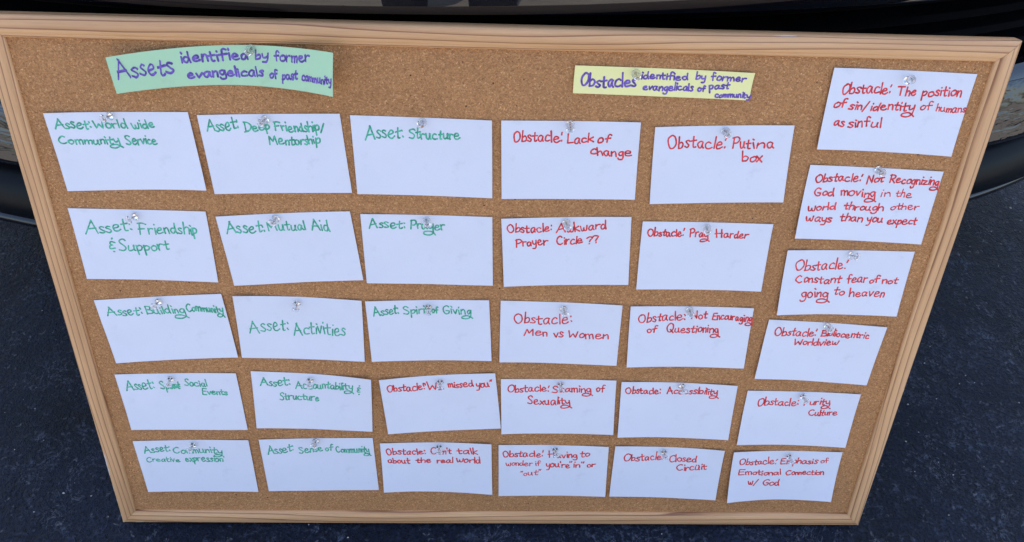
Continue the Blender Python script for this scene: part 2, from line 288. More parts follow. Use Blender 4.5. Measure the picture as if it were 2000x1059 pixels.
  [('Obstacle:', 0.0529, 0.7582, 0.4019, 0.777, 0.1236), ("Can't", 0.4488, 0.7772, 0.6324, 0.7863, 0.1214), ('talk', 0.6893, 0.7898, 0.873, 0.7916, 0.1206), ('about', 0.0595, 0.5898, 0.2536, 0.5882, 0.1169), ('the', 0.3106, 0.5951, 0.4456, 0.5959, 0.1096), ('real', 0.5028, 0.6009, 0.6416, 0.6043, 0.1083), ('world', 0.6778, 0.6139, 0.8954, 0.6264, 0.1217)]),
 ([[-0.34, 123.37], [125.0, 121.86], [127.61, 45.33], [1.41, 44.32]], [1.52, 1.66, 1.95, 0.71], 0.12, 0.00,
  [('Obstacle!', 0.0438, 0.7746, 0.4039, 0.7811, 0.1245), ('Having', 0.4632, 0.7683, 0.7162, 0.7645, 0.1186), ('to', 0.7483, 0.7909, 0.8268, 0.7995, 0.1196), ('wonder', 0.0704, 0.6036, 0.3042, 0.6026, 0.098), ('if', 0.3404, 0.6027, 0.3817, 0.6031, 0.0982), ("you're", 0.4365, 0.5791, 0.6549, 0.5672, 0.1272), ('"in"', 0.648, 0.5776, 0.7783, 0.5872, 0.1137), ('or', 0.8163, 0.5893, 0.8855, 0.5935, 0.1071), ('"out"', 0.2017, 0.4051, 0.384, 0.4228, 0.0995)]),
 ([[132.42, 123.27], [258.61, 118.4], [260.02, 40.87], [132.41, 45.85]], [2.06, 3, 2.35, 2.2], 0.77, 0.00,
  [('Obstacle:', 0.0929, 0.7178, 0.4553, 0.7482, 0.1394), ('Closed', 0.5105, 0.7207, 0.7601, 0.7408, 0.1253), ('Circüit', 0.5921, 0.5583, 0.8624, 0.601, 0.1268)]),
 ([[269.34, 116.8], [396.52, 116.39], [398.63, 41.86], [273.16, 40.25]], [3.5, 1.36, 5, 6], 0.47, 0.00,
  [('Obstacle!', 0.0676, 0.7409, 0.4166, 0.738, 0.1281), ('Emphasis', 0.4551, 0.7375, 0.7933, 0.7592, 0.1211), ('of', 0.8245, 0.7755, 0.8897, 0.7831, 0.0991), ('Emotional', 0.0781, 0.5315, 0.4757, 0.5175, 0.1077), ('Connection', 0.5233, 0.514, 0.8747, 0.5415, 0.108), ('w/', 0.1839, 0.3326, 0.2674, 0.3243, 0.1224), ('God', 0.3235, 0.3124, 0.4796, 0.2941, 0.1318)]),
 ([[-338.47, 554.32], [-148.06, 564.06], [-151.03, 526.65], [-335.5, 523.5]], [15, 20, 20, 15], 0.20, 4.26,
  [('Assets', 0.0201, 0.3872, 0.2567, 0.3778, 0.4818), ('identified', 0.2958, 0.6021, 0.5973, 0.6429, 0.2864), ('by', 0.6353, 0.6634, 0.6928, 0.6883, 0.233), ('former', 0.726, 0.6576, 0.89, 0.7053, 0.2603), ('evangelicals', 0.3137, 0.2093, 0.6639, 0.2504, 0.2355), ('of', 0.6954, 0.2324, 0.7328, 0.2502, 0.2183), ('past', 0.7567, 0.2281, 0.8299, 0.2653, 0.2151), ('community', 0.8515, 0.2507, 0.9931, 0.279, 0.1844)]),
 ([[56.71, 553.99], [214.95, 551.26], [214.23, 526.45], [56.44, 529.22]], [2.0, 2.5, 1.5, 1.0], 0.48, 0.00,
  [('Obstacles', 0.037, 0.2664, 0.3472, 0.2907, 0.461), ('identified', 0.3733, 0.6049, 0.6344, 0.6357, 0.2529), ('by', 0.6793, 0.655, 0.7332, 0.6709, 0.2786), ('former', 0.7672, 0.6425, 0.9551, 0.6756, 0.2671), ('evangelicals', 0.3913, 0.2053, 0.6712, 0.26, 0.268), ('of', 0.7, 0.2487, 0.7393, 0.2598, 0.2296), ('past', 0.7636, 0.3378, 0.8708, 0.3822, 0.2677), ('community', 0.8034, 0.0708, 1.0015, 0.0963, 0.2038)]),
]
# pins: foot across, up, lift (mm), lean across, lean up (mm over the length)
PINS = [[-351.34, 499.49, 0.54, -3.72, -0.09], [-216.18, 499.28, 0.51, -2.45, -0.66], [-76.87, 499.61, 0.5, -1.01, 1.5], [55.8, 501.28, 0.5, -0.52, -2.75], [197.89, 497.4, 0.5, -0.19, -0.09], [354.85, 549.16, 0.52, -9.88, 1.23], [-349.39, 401.74, 0.5, -3.4, 0.04], [-217.89, 401.92, 0.53, -1.78, -0.83], [-75.53, 402.41, 0.5, 1.39, 0.88], [58.41, 403.1, 0.5, 0.88, -1.4], [195.76, 399.83, 0.5, -1.71, 0.09], [348.48, 463.2, 0.51, 0.3, 0.1], [344.09, 372.59, 0.5, 2.13, 3.75], [339.44, 288.23, 0.5, 0.66, 1.29], [-345.18, 307.26, 0.5, -2.32, -0.55], [-207.64, 308.12, 0.51, 0.34, -2.87], [-75.72, 306.37, 0.5, 0.83, -3.13], [61.92, 305.34, 0.51, 1.32, -0.95], [192.06, 305.76, 0.51, -0.67, 0.05], [-350.22, 212.11, 0.53, 0.07, -2.98], [-203.2, 211.86, 0.51, -0.68, -2.01], [-65.24, 211.27, 0.51, 0.75, -2.09], [64.4, 211.16, 0.5, 0.38, -4.33], [196.86, 208.86, 0.51, 0.58, -0.91], [331.73, 197.45, 0.5, 2.97, -1.22], [-341.19, 120.72, 0.5, -2.21, -1.09], [-205.19, 126.48, 0.5, -0.54, 0.96], [-67.72, 120.81, 0.52, 1.4, -2.48], [63.93, 118.07, 0.5, 1.64, -1.9], [188.93, 115.03, 0.53, 0.91, -1.63], [334.29, 110.43, 0.51, 2.18, -1.73], [-220.62, 561.26, 1.96, 0.26, -0.13], [110.31, 548.12, 0.71, -0.17, -0.63]]

# ---------------------------------------------------------------- the setting
S_ = 150
link('asphalt', pyd('asphalt', [(-S_, -S_, 0), (S_, -S_, 0), (S_, S_, 0), (-S_, S_, 0)], [(0, 1, 2, 3)]), m_asph, kind='structure')

link('added_bounce_ground', pyd('added_bounce_ground', [(-60, -30, .004), (60, -30, .004), (60, -.24, .004), (-60, -.24, .004)], [(0, 1, 2, 3)]), m_conc, kind='structure')  # added pale ground out of view: bounces warm sunlight onto board, brightens bumper reflection
# loose grit: tiny pale chips scattered over the sealed surface
vs, fs = [], []
def grit_at(x, y, r):
    o = len(vs); k = 5; a0 = rnd.random() * 6
    for j in range(k):
        a = a0 + 6.283 * j / k; rr = r * rnd.uniform(.7, 1.3); vs.append((x + rr * math.cos(a), y + rr * math.sin(a) * .8, 0.0))
    for j in range(k):
        a = a0 + 6.283 * j / k; rr = r * rnd.uniform(.4, .7); vs.append((x + rr * math.cos(a), y + rr * math.sin(a) * .8, r * rnd.uniform(.5, .9)))
    fs.append([o + 5, o + 6, o + 7, o + 8, o + 9])
    for j in range(k): fs.append([o + j, o + (j + 1) % k, o + 5 + (j + 1) % k, o + 5 + j])
for _ in range(900):
    x = rnd.uniform(-1.3, 1.3); y = rnd.uniform(-.5, .75)
    grit_at(x, y, abs(rnd.gauss(0, .0006)) + .00035)
link('grit', pyd('grit', vs, fs), m_grit, kind='stuff', label='tiny pale grit scattered over the black asphalt', cat='grit')

# ---------------------------------------------------------------- cork board
BOARD_W, BOARD_H, RAIL = .8876, .5847, .0188
board = empty('cork_board', BW, 'wood framed cork notice board covered with pinned cards, leaning on a black car', 'notice board')
iw, ih = BOARD_W / 2 - RAIL, BOARD_H - RAIL
cork = [(-iw - .004, RAIL - .004, 0), (iw + .004, RAIL - .004, 0), (iw + .004, ih + .004, 0), (-iw - .004, ih + .004, 0)]
vs = cork + [(x, y, -.006) for x, y, z in cork]
link('cork_sheet', pyd('cork_sheet', vs, [(0, 1, 2, 3), (7, 6, 5, 4), (0, 4, 5, 1), (1, 5, 6, 2), (2, 6, 7, 3), (3, 7, 4, 0)]), m_cork, board)
bk = [(-iw - .006, RAIL - .006, -.0065), (iw + .006, RAIL - .006, -.0065), (iw + .006, ih + .006, -.0065), (-iw - .006, ih + .006, -.0065)]
link('backing_board', pyd('backing_board', bk + [(x, y, -.009) for x, y, z in bk], [(0, 1, 2, 3), (7, 6, 5, 4), (0, 4, 5, 1), (1, 5, 6, 2), (2, 6, 7, 3), (3, 7, 4, 0)]), m_chip, board)
PROF = [(0.4, -BACK * 1000 + .0), (0.0, -10.9), (0.0, .4), (.35, 1.7), (1.1, 2.9), (2.3, 3.6), (4.5, 4.2), (7, 4.6), (9.6, 4.7), (12.2, 4.5), (14.0, 4.1), (14.9, 3.7), (15.3, 3.2), (15.6, 3.1), (16.6, 3.2), (17.9, 2.7), (18.6, 1.8), (18.8, .8), (18.8, -8.0), (9, -8.4), (9, -BACK * 1000)]
def rail(L, m, at, rot, gap=.0002):
    vs = []; n = 40
    for i in range(n + 1):
        u = i / n
        for (w, h) in PROF:
            w_, h_ = w / 1000, h / 1000
            half = L / 2 - w_ - gap
            vs.append((-half + 2 * half * u, w_, h_))
    k = len(PROF); fs = []
    for i in range(n):
        for j in range(k):
            a, b = i * k + j, i * k + (j + 1) % k
            fs.append((a, a + k, b + k, b))
    fs.append(list(range(k))); fs.append([n * k + j for j in range(k)][::-1])
    me = pyd('frame_rail', vs, fs)
    bm = bmesh.new(); bm.from_mesh(me); bmesh.ops.recalc_face_normals(bm, faces=bm.faces); bm.to_mesh(me); bm.free()
    o = link('frame_rail', me, m, board); o.location = at; o.rotation_euler = (0, 0, rot)
    return autosmooth(o, 50)
rail(BOARD_W, m_wood[0], (0, 0, 0), 0)
rail(BOARD_W, m_wood[1], (0, BOARD_H, 0), math.pi)
rail(BOARD_H, m_wood[2], (-BOARD_W / 2, BOARD_H / 2, 0), -math.pi / 2)
rail(BOARD_H, m_wood[3], (BOARD_W / 2, BOARD_H / 2, 0), math.pi / 2)
# chipped laminate on the outer edges (bare fibreboard showing)
def chip(cx, cy, lx, ly, h, seed, n=14):
    r = random.Random(seed); top = []; bot = []
    for j in range(n):
        a = 6.283 * j / n; k = r.uniform(.6, 1.15)
        top.append((cx + lx * k * math.cos(a), cy + ly * k * math.sin(a)))
    vs = [(x, y, frame_h(x, y) + .00018) for x, y in top] + [(x, y, frame_h(x, y) - .0004) for x, y in top]
    c = len(vs); vs.append((cx, cy, frame_h(cx, cy) + .00030))
    fs = [(c, j, (j + 1) % n) for j in range(n)] + [(j, n + j, n + (j + 1) % n, (j + 1) % n) for j in range(n)]
    me = pyd('chipped_edge', vs, fs)
    bm = bmesh.new(); bm.from_mesh(me); bmesh.ops.recalc_face_normals(bm, faces=bm.faces); bm.to_mesh(me); bm.free()
    link('chipped_edge', me, m_chip, board)
def frame_h(x, y):
    w = max(0.0, min(x + BOARD_W / 2, BOARD_W / 2 - x, y, BOARD_H - y)) * 1000
    pts = [(w_, h_) for w_, h_ in PROF[2:18]]
    for (w0, h0), (w1, h1) in zip(pts, pts[1:]):
        if w0 <= w <= w1: return (h0 + (h1 - h0) * ((w - w0) / max(1e-6, w1 - w0))) / 1000
    return .0004
L_ = -BOARD_W / 2
chip(L_ + .0016, .098, .0016, .011, 0, 1); chip(L_ + .0014, .082, .0012, .009, 0, 2); chip(L_ + .0012, .056, .0007, .005, 0, 3)
chip(L_ + .0012, .036, .0006, .0016, 0, 4); chip(L_ + .0009, .012, .0006, .0014, 0, 5); chip(L_ + .0020, .0016, .0016, .0010, 0, 6)
chip(L_ + .019, .0014, .0038, .0012, 0, 7); chip(L_ + .0235, .0022, .0022, .0016, 0, 8)
chip(BOARD_W / 2 - .0012, .0016, .0012, .0010, 0, 9); chip(BOARD_W / 2 - .0012, .207, .0010, .0020, 0, 10)
chip(.235, BOARD_H - .0009, .013, .0004, 0, 13)
# small cork pits
vs, fs = [], []
for _ in range(120):
    x = rnd.uniform(-iw + .01, iw - .01); y = rnd.uniform(RAIL + .01, ih - .01); r_ = rnd.uniform(.0003, .0010); o = len(vs)
    for j in range(7): vs.append((x + r_ * math.cos(j * .9) * rnd.uniform(.7, 1.2), y + r_ * math.sin(j * .9) * rnd.uniform(.7, 1.2), .00006))
    fs.append([o + j for j in range(7)])
link('cork_pits', pyd('cork_pits', vs, fs), mat('pit_brown', (.05, .022, .012), .95), board, kind='stuff')

# ---------------------------------------------------------------- handwriting: a hand-drawn single-stroke alphabet
# each letter: strokes of points, 10 = cap height; a doubled point is a sharp corner
GL = {
'A': "0,0 3.6,9.8|3.4,9.8 6.8,0|1.2,3.6 6,4", 'B': "0,9.5 .4,0|-.3,9.4 4,8.8 3.6,5.8 .8,5.2|.8,5.2 5,4.4 5,1 .2,.1",
'C': "5.6,8.6 3.8,9.8 1.2,7.6 .3,4 1.6,.8 3.8,0 6,1.4", 'D': "0,9.8 .6,0|-.8,9.8 3.4,9 5.8,5.4 4,1.4 -.6,0",
'E': "5,9.6 .4,9.6 .4,9.6 .2,5 .3,0 .3,0 5.2,.2|.4,5.2 4.2,5.3", 'F': ".2,0 .6,9.4|-.4,9.5 2.6,9.8 5.4,9|-.4,4.8 3.8,5.2",
'G': "5.4,8.6 3.6,9.9 1,7.6 .4,3.6 2.4,.2 5,.8 5.6,3.8 5.6,3.8 3.2,4", 'H': "0,9.6 .2,0|5,9.4 5,0|-1,4.6 6,5.2",
'L': ".4,9.8 0,.2 0,.2 4.4,.4", 'M': "0,0 .8,9.4 .8,9.4 3,3 3,3 5.6,9.4 5.6,9.4 6.6,0", 'N': "0,0 .4,9.4 .4,9.4 4.8,.2 4.8,.2 5.2,9.4",
'O': "2.6,9.6 .7,7.8 .1,4.4 1.6,.5 4,.3 5.9,3.6 5.5,8 3.4,9.9 2,9.3", 'P': ".4,0 .4,9.6|-.6,9.2 3,9.8 5,7.6 3.4,5 .6,4.4",
'Q': "2.6,9.6 .7,7.8 .1,4.4 1.6,.5 4,.3 5.9,3.6 5.5,8 3.4,9.9 2,9.3|3.4,2.6 6.4,-.8", 'R': ".4,0 .4,9.6|-.6,9.2 3,9.8 5,7.6 3.4,5 .6,4.4|1.8,4.6 5.4,0",
'S': "5,8.4 3.4,9.8 1,8.8 1.2,6.6 3.8,4.4 4.8,2.2 3.2,.1 .2,1", 'T': "-.8,9.4 6,9.7|2.8,9.5 2.4,0", 'W': "0,9.2 1.4,0 1.4,0 3.8,5.6 3.8,5.6 6,.2 6,.2 7.2,8",
'a': "4,4.8 2.2,5.6 .3,3.4 .8,.4 2.6,.4 4,4.8 4,4.8 3.9,1.6 4.8,.1", 'b': ".2,10 .3,.2|.3,3.4 2.2,5.2 3.8,3.6 3,.6 .4,.2",
'c': "3.8,4.8 2.2,5.6 .5,3.8 .6,1 2.2,0 4.2,.8", 'd': "3.8,4.4 2,5.2 .3,3 1,.3 2.8,.5 4,3.6|4.2,9.8 4,4 4.6,0",
'e': ".6,2.6 3.6,3.4 3.4,5.2 1.6,5.4 .4,3 1,.4 3,0 4.8,1.2", 'f': "4,9 2.6,9.9 1.6,8 1.6,0|-.2,4.8 3.8,5.3",
'g': "3.8,5 2,5.6 .4,3.4 1.4,.8 3,1.4 3.8,5 3.8,5 4,0 3.4,-3.4 1,-4 0,-2.6",
'§': "3.8,5 2,5.6 .4,3.4 1.4,.8 3,1.4 3.8,5 3.8,5 4.2,0 3.6,-3.8 0,-5.8 -4,-5 -3.4,-2.6 .6,-1.6 3.6,-3.2 5.6,-5",
'h': ".2,9.8 .2,0|.2,3 2,5.4 3.6,4.4 3.8,0", 'i': ".6,5.2 .7,0|.6,8.6 .8,8.0", 'k': ".2,9.8 .2,0|3.6,5.4 .4,2.8 .4,2.8 3.9,0", 'l': ".4,9.8 .5,0",
'm': ".2,5.2 .4,0|.4,3.4 1.8,5.4 2.8,4.2 2.9,0|2.9,3.4 4.4,5.4 5.4,4.2 5.6,0", 'n': ".2,5.2 .4,0|.4,3.2 2,5.4 3.4,4.2 3.6,0",
'o': "2.2,5.4 .4,3.8 .6,.8 2.2,0 3.9,1.8 3.8,4.4 2.2,5.4 1.5,5", 'p': ".2,5.4 .4,-4.4|.3,3.8 2,5.6 3.8,4 3,1 .4,.4", 'r': ".2,5.2 .4,0|.4,3 1.8,5 3.6,5",
's': "3.2,4.8 1.8,5.6 .5,4.4 2,2.8 3.2,1.4 2,0 -.1,.7", 't': "1.6,8.4 1.5,1 2.4,0 3.4,.5|-.2,5 3.7,5.5", 'u': ".2,5.2 .4,1.2 1.8,0 3.4,1.6 3.6,5.2|3.6,5.2 3.8,1 4.6,0",
'ü': ".2,5.2 .4,1.2 1.8,0 3.4,1.6 3.6,5.2|3.6,5.2 3.8,1 4.6,0|.9,7.6 1,7.1|3.1,7.5 3.2,7", 'v': "0,5.4 1.8,0 1.8,0 3.8,5.8", 'w': "0,5.2 .8,.4 2.4,.6 2.8,3.6 2.8,3.6 3.4,.4 5,.6 5.6,5.6",
'x': "0,5.2 4,0|3.8,5.4 0,0", 'y': ".2,5.4 .8,2 2.4,1.6 3.6,3|4,5.8 3.9,0 3,-3.6 .6,-3.8", '¥': ".2,5.4 .8,2 2.4,1.6 3.6,3|4.2,5.8 4.3,.5 3.6,-3.6 0,-5.8 -4,-5.2 -3.6,-2.6 .6,-1.6 3.6,-3.2 5.8,-5.6",
'z': "0,5.2 3.6,5.4 3.6,5.4 .2,.2 .2,.2 4,.3", ':': ".6,6.2 .9,5.3|.7,1.6 1,.8", '!': "1.4,8.6 .8,6.4|.6,1.5 .8,.8", '/': "4.4,10 0,-1.4",
'?': ".2,8 1.6,9.8 3.6,8.4 2.6,5.6 1.8,3.4|1.8,.9 1.9,.4", '"': ".4,10 .1,8|1.9,10 1.6,8", "'": ".5,9.8 .2,7.6",
'&': "3.2,6.8 1.2,7.2 .6,5.8 2.2,5 2.2,5 .4,4.2 .8,2.4 3,2.6|2,9.6 2.1,9.2|2.2,.5 2.3,.1",
'~': "0,2 3,4.5 1,1.5 5,4.6 2.6,1.4 7,4.6 4.6,1.2 8.6,4.4 6,1.4 9,3.6|0,3 9.4,3.1"}
GL = {k: [[tuple(float(q) for q in p.split(',')) for p in s.split()] for s in v.split('|')] for k, v in GL.items()}
ADV = {k: max(p[0] for s in v for p in s) for k, v in GL.items()}
for k in ('§', '¥', 'y', 'g'): ADV[k] = 4.0
for k in ('f', 't', 'r'): ADV[k] -= .4
def smooth_stroke(pts, n=5):
    if len(pts) == 2:
        (a, b), (c, d) = pts
        return [(a + (c - a) * k / 4, b + (d - b) * k / 4) for k in range(5)]
    out = []
    for i in range(len(pts) - 1):
        p0 = pts[max(0, i - 1)]; p1 = pts[i]; p2 = pts[i + 1]; p3 = pts[min(len(pts) - 1, i + 2)]
        if p1 == p2: continue
        if i > 0 and pts[i - 1] == p1: p0 = p1
        if i + 2 < len(pts) and p3 == p2: p3 = p2
        for k in range(n):
            u = k / n; u2, u3 = u * u, u * u * u
            out.append(tuple(.5 * (2 * p1[c] + (p2[c] - p0[c]) * u + (2 * p0[c] - 5 * p1[c] + 4 * p2[c] - p3[c]) * u2 + (3 * p1[c] - p0[c] - 3 * p2[c] + p3[c]) * u3) for c in (0, 1)))
    out.append(pts[-1]); return out
def word_strokes(txt, r):
    """strokes of a word in units where the word runs 0..1 across and 10 = cap height"""
    x = 0; res = []
    ph0 = r.uniform(0, 6); 
    for ci, ch in enumerate(txt):
        gdef = GL[ch]; sc_ = r.uniform(.86, 1.10); dy = r.uniform(-.5, .5) + .55 * math.sin(ci * .8 + ph0); sh = r.uniform(-.10, .10); wsc = r.uniform(.86, 1.12)
        for s in gdef:
            q = []
            last = None; jj = (0, 0)
            for p in s:
                if p != last: jj = (r.uniform(-.28, .28), r.uniform(-.28, .28))
                last = p
                q.append((x + p[0] * wsc + p[1] * sh + jj[0], p[1] * sc_ + dy + jj[1]))
            res.append(smooth_stroke(q))
        x += ADV[ch] * wsc + (1.15 if not ch.isupper() else 1.35)
    W_ = x - 1.15
    return [[(a / W_, b) for a, b in s] for s in res]

# ---------------------------------------------------------------- cards
class Sheet:
    def __init__(s, cn, lf, mid, arch, strip):
        s.c = [Vector(p) / 1000 for p in cn]; s.l = lf; s.mid = mid; s.arch = arch / 1000; s.strip = strip
        s.o = (s.c[0] + s.c[1] + s.c[2] + s.c[3]) / 4; s.seed = s.o.x * 31 + s.o.y * 17
    def P(s, a, b, up=0.0):
        TL, TR, BR, BL = s.c
        xy = (TL * (1 - a) + TR * a) * b + (BL * (1 - a) + BR * a) * (1 - b)
        l = max(0, 1 - 2 * a) ** 1.8; r = max(0, 2 * a - 1) ** 1.8
        kt, kb = (b, 1 - b) if s.strip else (max(0, b) ** 1.5, max(0, 1 - b) ** 1.6)
        z = .5 + (s.l[0] * l + s.l[1] * r) * kt + (s.l[3] * l + s.l[2] * r) * kb + s.mid * max(0, 1 - b) ** 2 * (1 - l - r)
        z += .32 * noise.noise(Vector((a * 3.1 + s.seed, b * 2.3, s.seed)))
        return Vector((xy.x - s.o.x, xy.y - s.o.y + s.arch * (1 - (2 * a - 1) ** 2), z / 1000 + up))
def sheet_mesh(sh, nx=28, ny=16, th=.00028):
    r = random.Random(int(sh.seed * 1000)); vs = []
    ea = [r.uniform(-.0016, .0016) for _ in range(4)]
    for lay in (0, -th):
        for i in range(nx + 1):
            for j in range(ny + 1):
                a, b = i / nx, j / ny
                # scissor-cut edges are not quite straight
                aa = a + (ea[0] * math.sin(b * 3.1) if i == 0 else ea[1] * math.sin(b * 3.1) if i == nx else 0)
                bb = b + (ea[2] * math.sin(a * 3.1) if j == 0 else ea[3] * math.sin(a * 3.1) if j == ny else 0)
                vs.append(sh.P(aa, bb, lay))
    N = (nx + 1) * (ny + 1)
    fs = grid_faces(nx + 1, ny + 1) + grid_faces(nx + 1, ny + 1, N, True)
    ring = [i * (ny + 1) for i in range(nx + 1)] + [nx * (ny + 1) + j for j in range(1, ny + 1)] + [i * (ny + 1) + ny for i in range(nx - 1, -1, -1)] + [j for j in range(ny - 1, 0, -1)]
    for k in range(len(ring)):
        a, b = ring[k], ring[(k + 1) % len(ring)]; fs.append((a, a + N, b + N, b))
    return pyd('card', vs, fs)
def ink_mesh(sh, words, width, seed):
    r = random.Random(seed); vs, fs = [], []; cnt = [0]
    for (txt, a0, b0, a1, b1, h) in words:
        d = Vector((a1 - a0, b1 - b0)); w_ = width * (.80 if h < .1 else 1.25 if h > .38 else 1.0)
        for st in word_strokes(txt, r):
            pts = []
            for (u, v) in st:
                a = a0 + d.x * u; b = b0 + d.y * u + h * v / 10
                a += .0 * v
                pts.append((a, b))
            P = [sh.P(a, b) for a, b in pts]
            # thin out points closer than a hair
            Q = [P[0]]
            for p in P[1:]:
                if (p - Q[-1]).length > .00022: Q.append(p)
            if len(Q) < 2: Q.append(Q[0] + Vector((.0003, 0, 0)))
            n = len(Q); cnt[0] += 1; base = .00006 + .00005 * ((cnt[0] % 23) / 23)
            ring = []
            for k in range(n):
                t_ = (Q[min(n - 1, k + 1)] - Q[max(0, k - 1)]); t_.z = 0; t_.normalize(); nn = Vector((-t_.y, t_.x, 0))
                hw = w_ / 2 * (1 + .3 * noise.noise(Vector((k * .28, cnt[0] * 1.7, seed)))) * (1.08 if k in (0, n - 1) else 1)
                up = Vector((0, 0, base + 1.2e-6 * k))
                ring.append((Q[k] + nn * hw + up, Q[k] - nn * hw + up))
            o = len(vs)
            for p, q in ring: vs.append(p); vs.append(q)
            for k in range(n - 1): fs.append((o + 2 * k, o + 2 * k + 1, o + 2 * k + 3, o + 2 * k + 2))
            for end, k in ((0, 0), (1, n - 1)):          # round ends
                c = (ring[k][0] + ring[k][1]) / 2; e = ring[k][0] - c
                t_ = (Q[1] - Q[0]) * -1 if end == 0 else Q[-1] - Q[-2]; t_.z = 0; t_.normalize(); t_ *= e.length
                arc = [c + e * math.cos(q) + t_ * math.sin(q) for q in (0, .785, 1.571, 2.356, 3.1416)]
                oo = len(vs); vs += arc; f = [oo + q for q in range(5)]; fs.append(f if end == 1 else f[::-1])
    me = pyd('handwriting', vs, fs)
    bm = bmesh.new(); bm.from_mesh(me)
    for f in bm.faces:
        if f.normal.z < 0: f.normal_flip()
    bm.to_mesh(me); bm.free()
    return me
LAB = [l.strip() for l in '''
white card in top left corner with green writing Asset: World wide Community Service
white card with green writing Asset: Deep Friendship/ Mentorship
white card with green writing Asset: Structure alone
white card with red writing Obstacle: Lack of change
white card with red writing Obstacle: Put in a box
top right white card, red writing about the position of sin/identity of humans as sinful
white card with green writing Asset: Friendship & Support
slightly tilted white card with green writing Asset: Mutual Aid
white card with green writing Asset: Prayer
white card with red writing Obstacle: Awkward Prayer Circle??
white card with red writing Obstacle: Pray Harder
white card with four lines of red writing about not recognizing God moving in the world
white card with red writing Obstacle: Constant fear of not going to heaven
white card with red writing Obstacle: Bibliocentric Worldview
white card with green writing Asset: Building Community
white card with green writing Asset: Activities
white card with green writing Asset: Spirit of Giving
white card with red writing Obstacle: Men vs Women
white card with red writing Obstacle: Not Encouraging of Questioning
white card with green writing Asset: Social Events and a word scribbled out
white card with green writing Asset: Accountability & Structure
tilted white card with red writing Obstacle: "We missed you"
white card with red writing Obstacle: Shaming of Sexuality
white card with red writing Obstacle: Accessibility
white card with red writing Obstacle: Purity Culture
bottom left white card with green writing Asset: Community Creative expression
white card with green writing Asset: Sense of Community
white card with red writing Obstacle: Can't talk about the real world
white card with red writing about having to wonder if you're "in" or "out"
white card with red writing Obstacle: Closed Circuit
bottom right white card, red writing Obstacle: Emphasis of Emotional Connection w/ God
arched pale green paper strip with purple heading Assets, its ends curling off the cork
yellow paper strip with purple heading Obstacles identified by former evangelicals
'''.strip().split('\n')]
PIN_ON = ['World wide Community Service card', 'Deep Friendship/ Mentorship card', 'Asset: Structure card', 'Lack of change card', 'Put in a box card', 'top right sin/identity card',
 'Friendship & Support card', 'Mutual Aid card', 'Asset: Prayer card', 'Awkward Prayer Circle?? card', 'Pray Harder card', 'Not Recognizing God card', 'Constant fear card', 'Bibliocentric Worldview card',
 'Building Community card', 'Asset: Activities card', 'Spirit of Giving card', 'Men vs Women card', 'Not Encouraging of Questioning card', 'Social Events card', 'Accountability & Structure card', '"We missed you" card',
 'Shaming of Sexuality card', 'Accessibility card', 'Purity Culture card', 'Creative expression card', 'Sense of Community card', "Can't talk about the real world card", 'wonder if you\'re "in" card', 'Closed Circuit card',
 'Emphasis of Emotional Connection card', 'green Assets strip', 'yellow Obstacles strip']
for i, (cn, lf, mid, arch, words) in enumerate(CARDS):
    strip = i == 31
    sh = Sheet(cn, lf, mid, arch, strip)
    m = m_green if i == 31 else m_yellow if i == 32 else m_white
    name = 'index_card' if i < 31 else 'paper_strip'
    o = link(name, sheet_mesh(sh, 40 if i > 30 else 28), m, None, LAB[i], 'index card' if i < 31 else 'paper strip', 'white index cards pinned to the cork board' if i < 31 else None)
    o.matrix_world = BW @ Matrix.Translation((sh.o.x, sh.o.y, 0)); autosmooth(o, 40)
    green_txt = words[0][0].startswith('Asset')
    col = 'p' if i > 30 else 'g' if green_txt else 'r'
    wdt = {31: .00190, 32: .00150}.get(i, .00150)
    link('handwriting', ink_mesh(sh, words, wdt, 100 + i), m_ink[col], o)

# ---------------------------------------------------------------- push pins
def lathe(prof, n=28):
    vs = []; fs = []; k = len(prof)
    for (rr, z) in prof:
        for j in range(n): vs.append((rr * math.cos(6.28318 * j / n), rr * math.sin(6.28318 * j / n), z))
    for i in range(k - 1):
        for j in range(n): fs.append((i * n + j, i * n + (j + 1) % n, (i + 1) * n + (j + 1) % n, (i + 1) * n + j))
    fs.append([j for j in range(n)][::-1]); fs.append([(k - 1) * n + j for j in range(n)])
    return vs, fs
pv, pf = lathe([(r_ / 1000, z / 1000) for r_, z in [(1.0, 0), (3.3, .1), (3.8, .35), (3.95, .8), (3.7, 1.3), (2.7, 1.8), (2.0, 2.6), (1.75, 3.8), (1.75, 5.2), (2.0, 6.5), (2.7, 7.6), (3.5, 8.3), (3.75, 8.8), (3.6, 9.3), (3.0, 9.6), (1.5, 9.55), (.4, 9.5)]])
pin_me = pyd('pin_body', pv, pf); pin_me.materials.append(m_pin); pin_me.polygons.foreach_set('use_smooth', [True] * len(pin_me.polygons))
nv, nf = lathe([(.0002, -.0078), (.00055, -.006), (.00055, .0060), (.0003, .0062)], 10)
nd_me = pyd('needle', nv, nf); nd_me.materials.append(m_steel)
for i, (px, py, pz, dx, dy) in enumerate(PINS):
    ax = Vector((dx * .8, dy * .8, 8.0)).normalized(); q = ax.to_track_quat('Z', 'Y').to_matrix().to_4x4()
    mw = BW @ Matrix.Translation((px / 1000, py / 1000, pz / 1000 + .0003 + .0038 * math.sin(ax.angle(Vector((0, 0, 1)))))) @ q
    e = empty('push_pin', mw, 'clear plastic push pin through the top of the ' + PIN_ON[i], 'push pin', 'clear push pins in the cards')
    b = bpy.data.objects.new('grip', pin_me); C.objects.link(b); b.parent = e
    n_ = bpy.data.objects.new('needle', nd_me); C.objects.link(n_); n_.parent = e

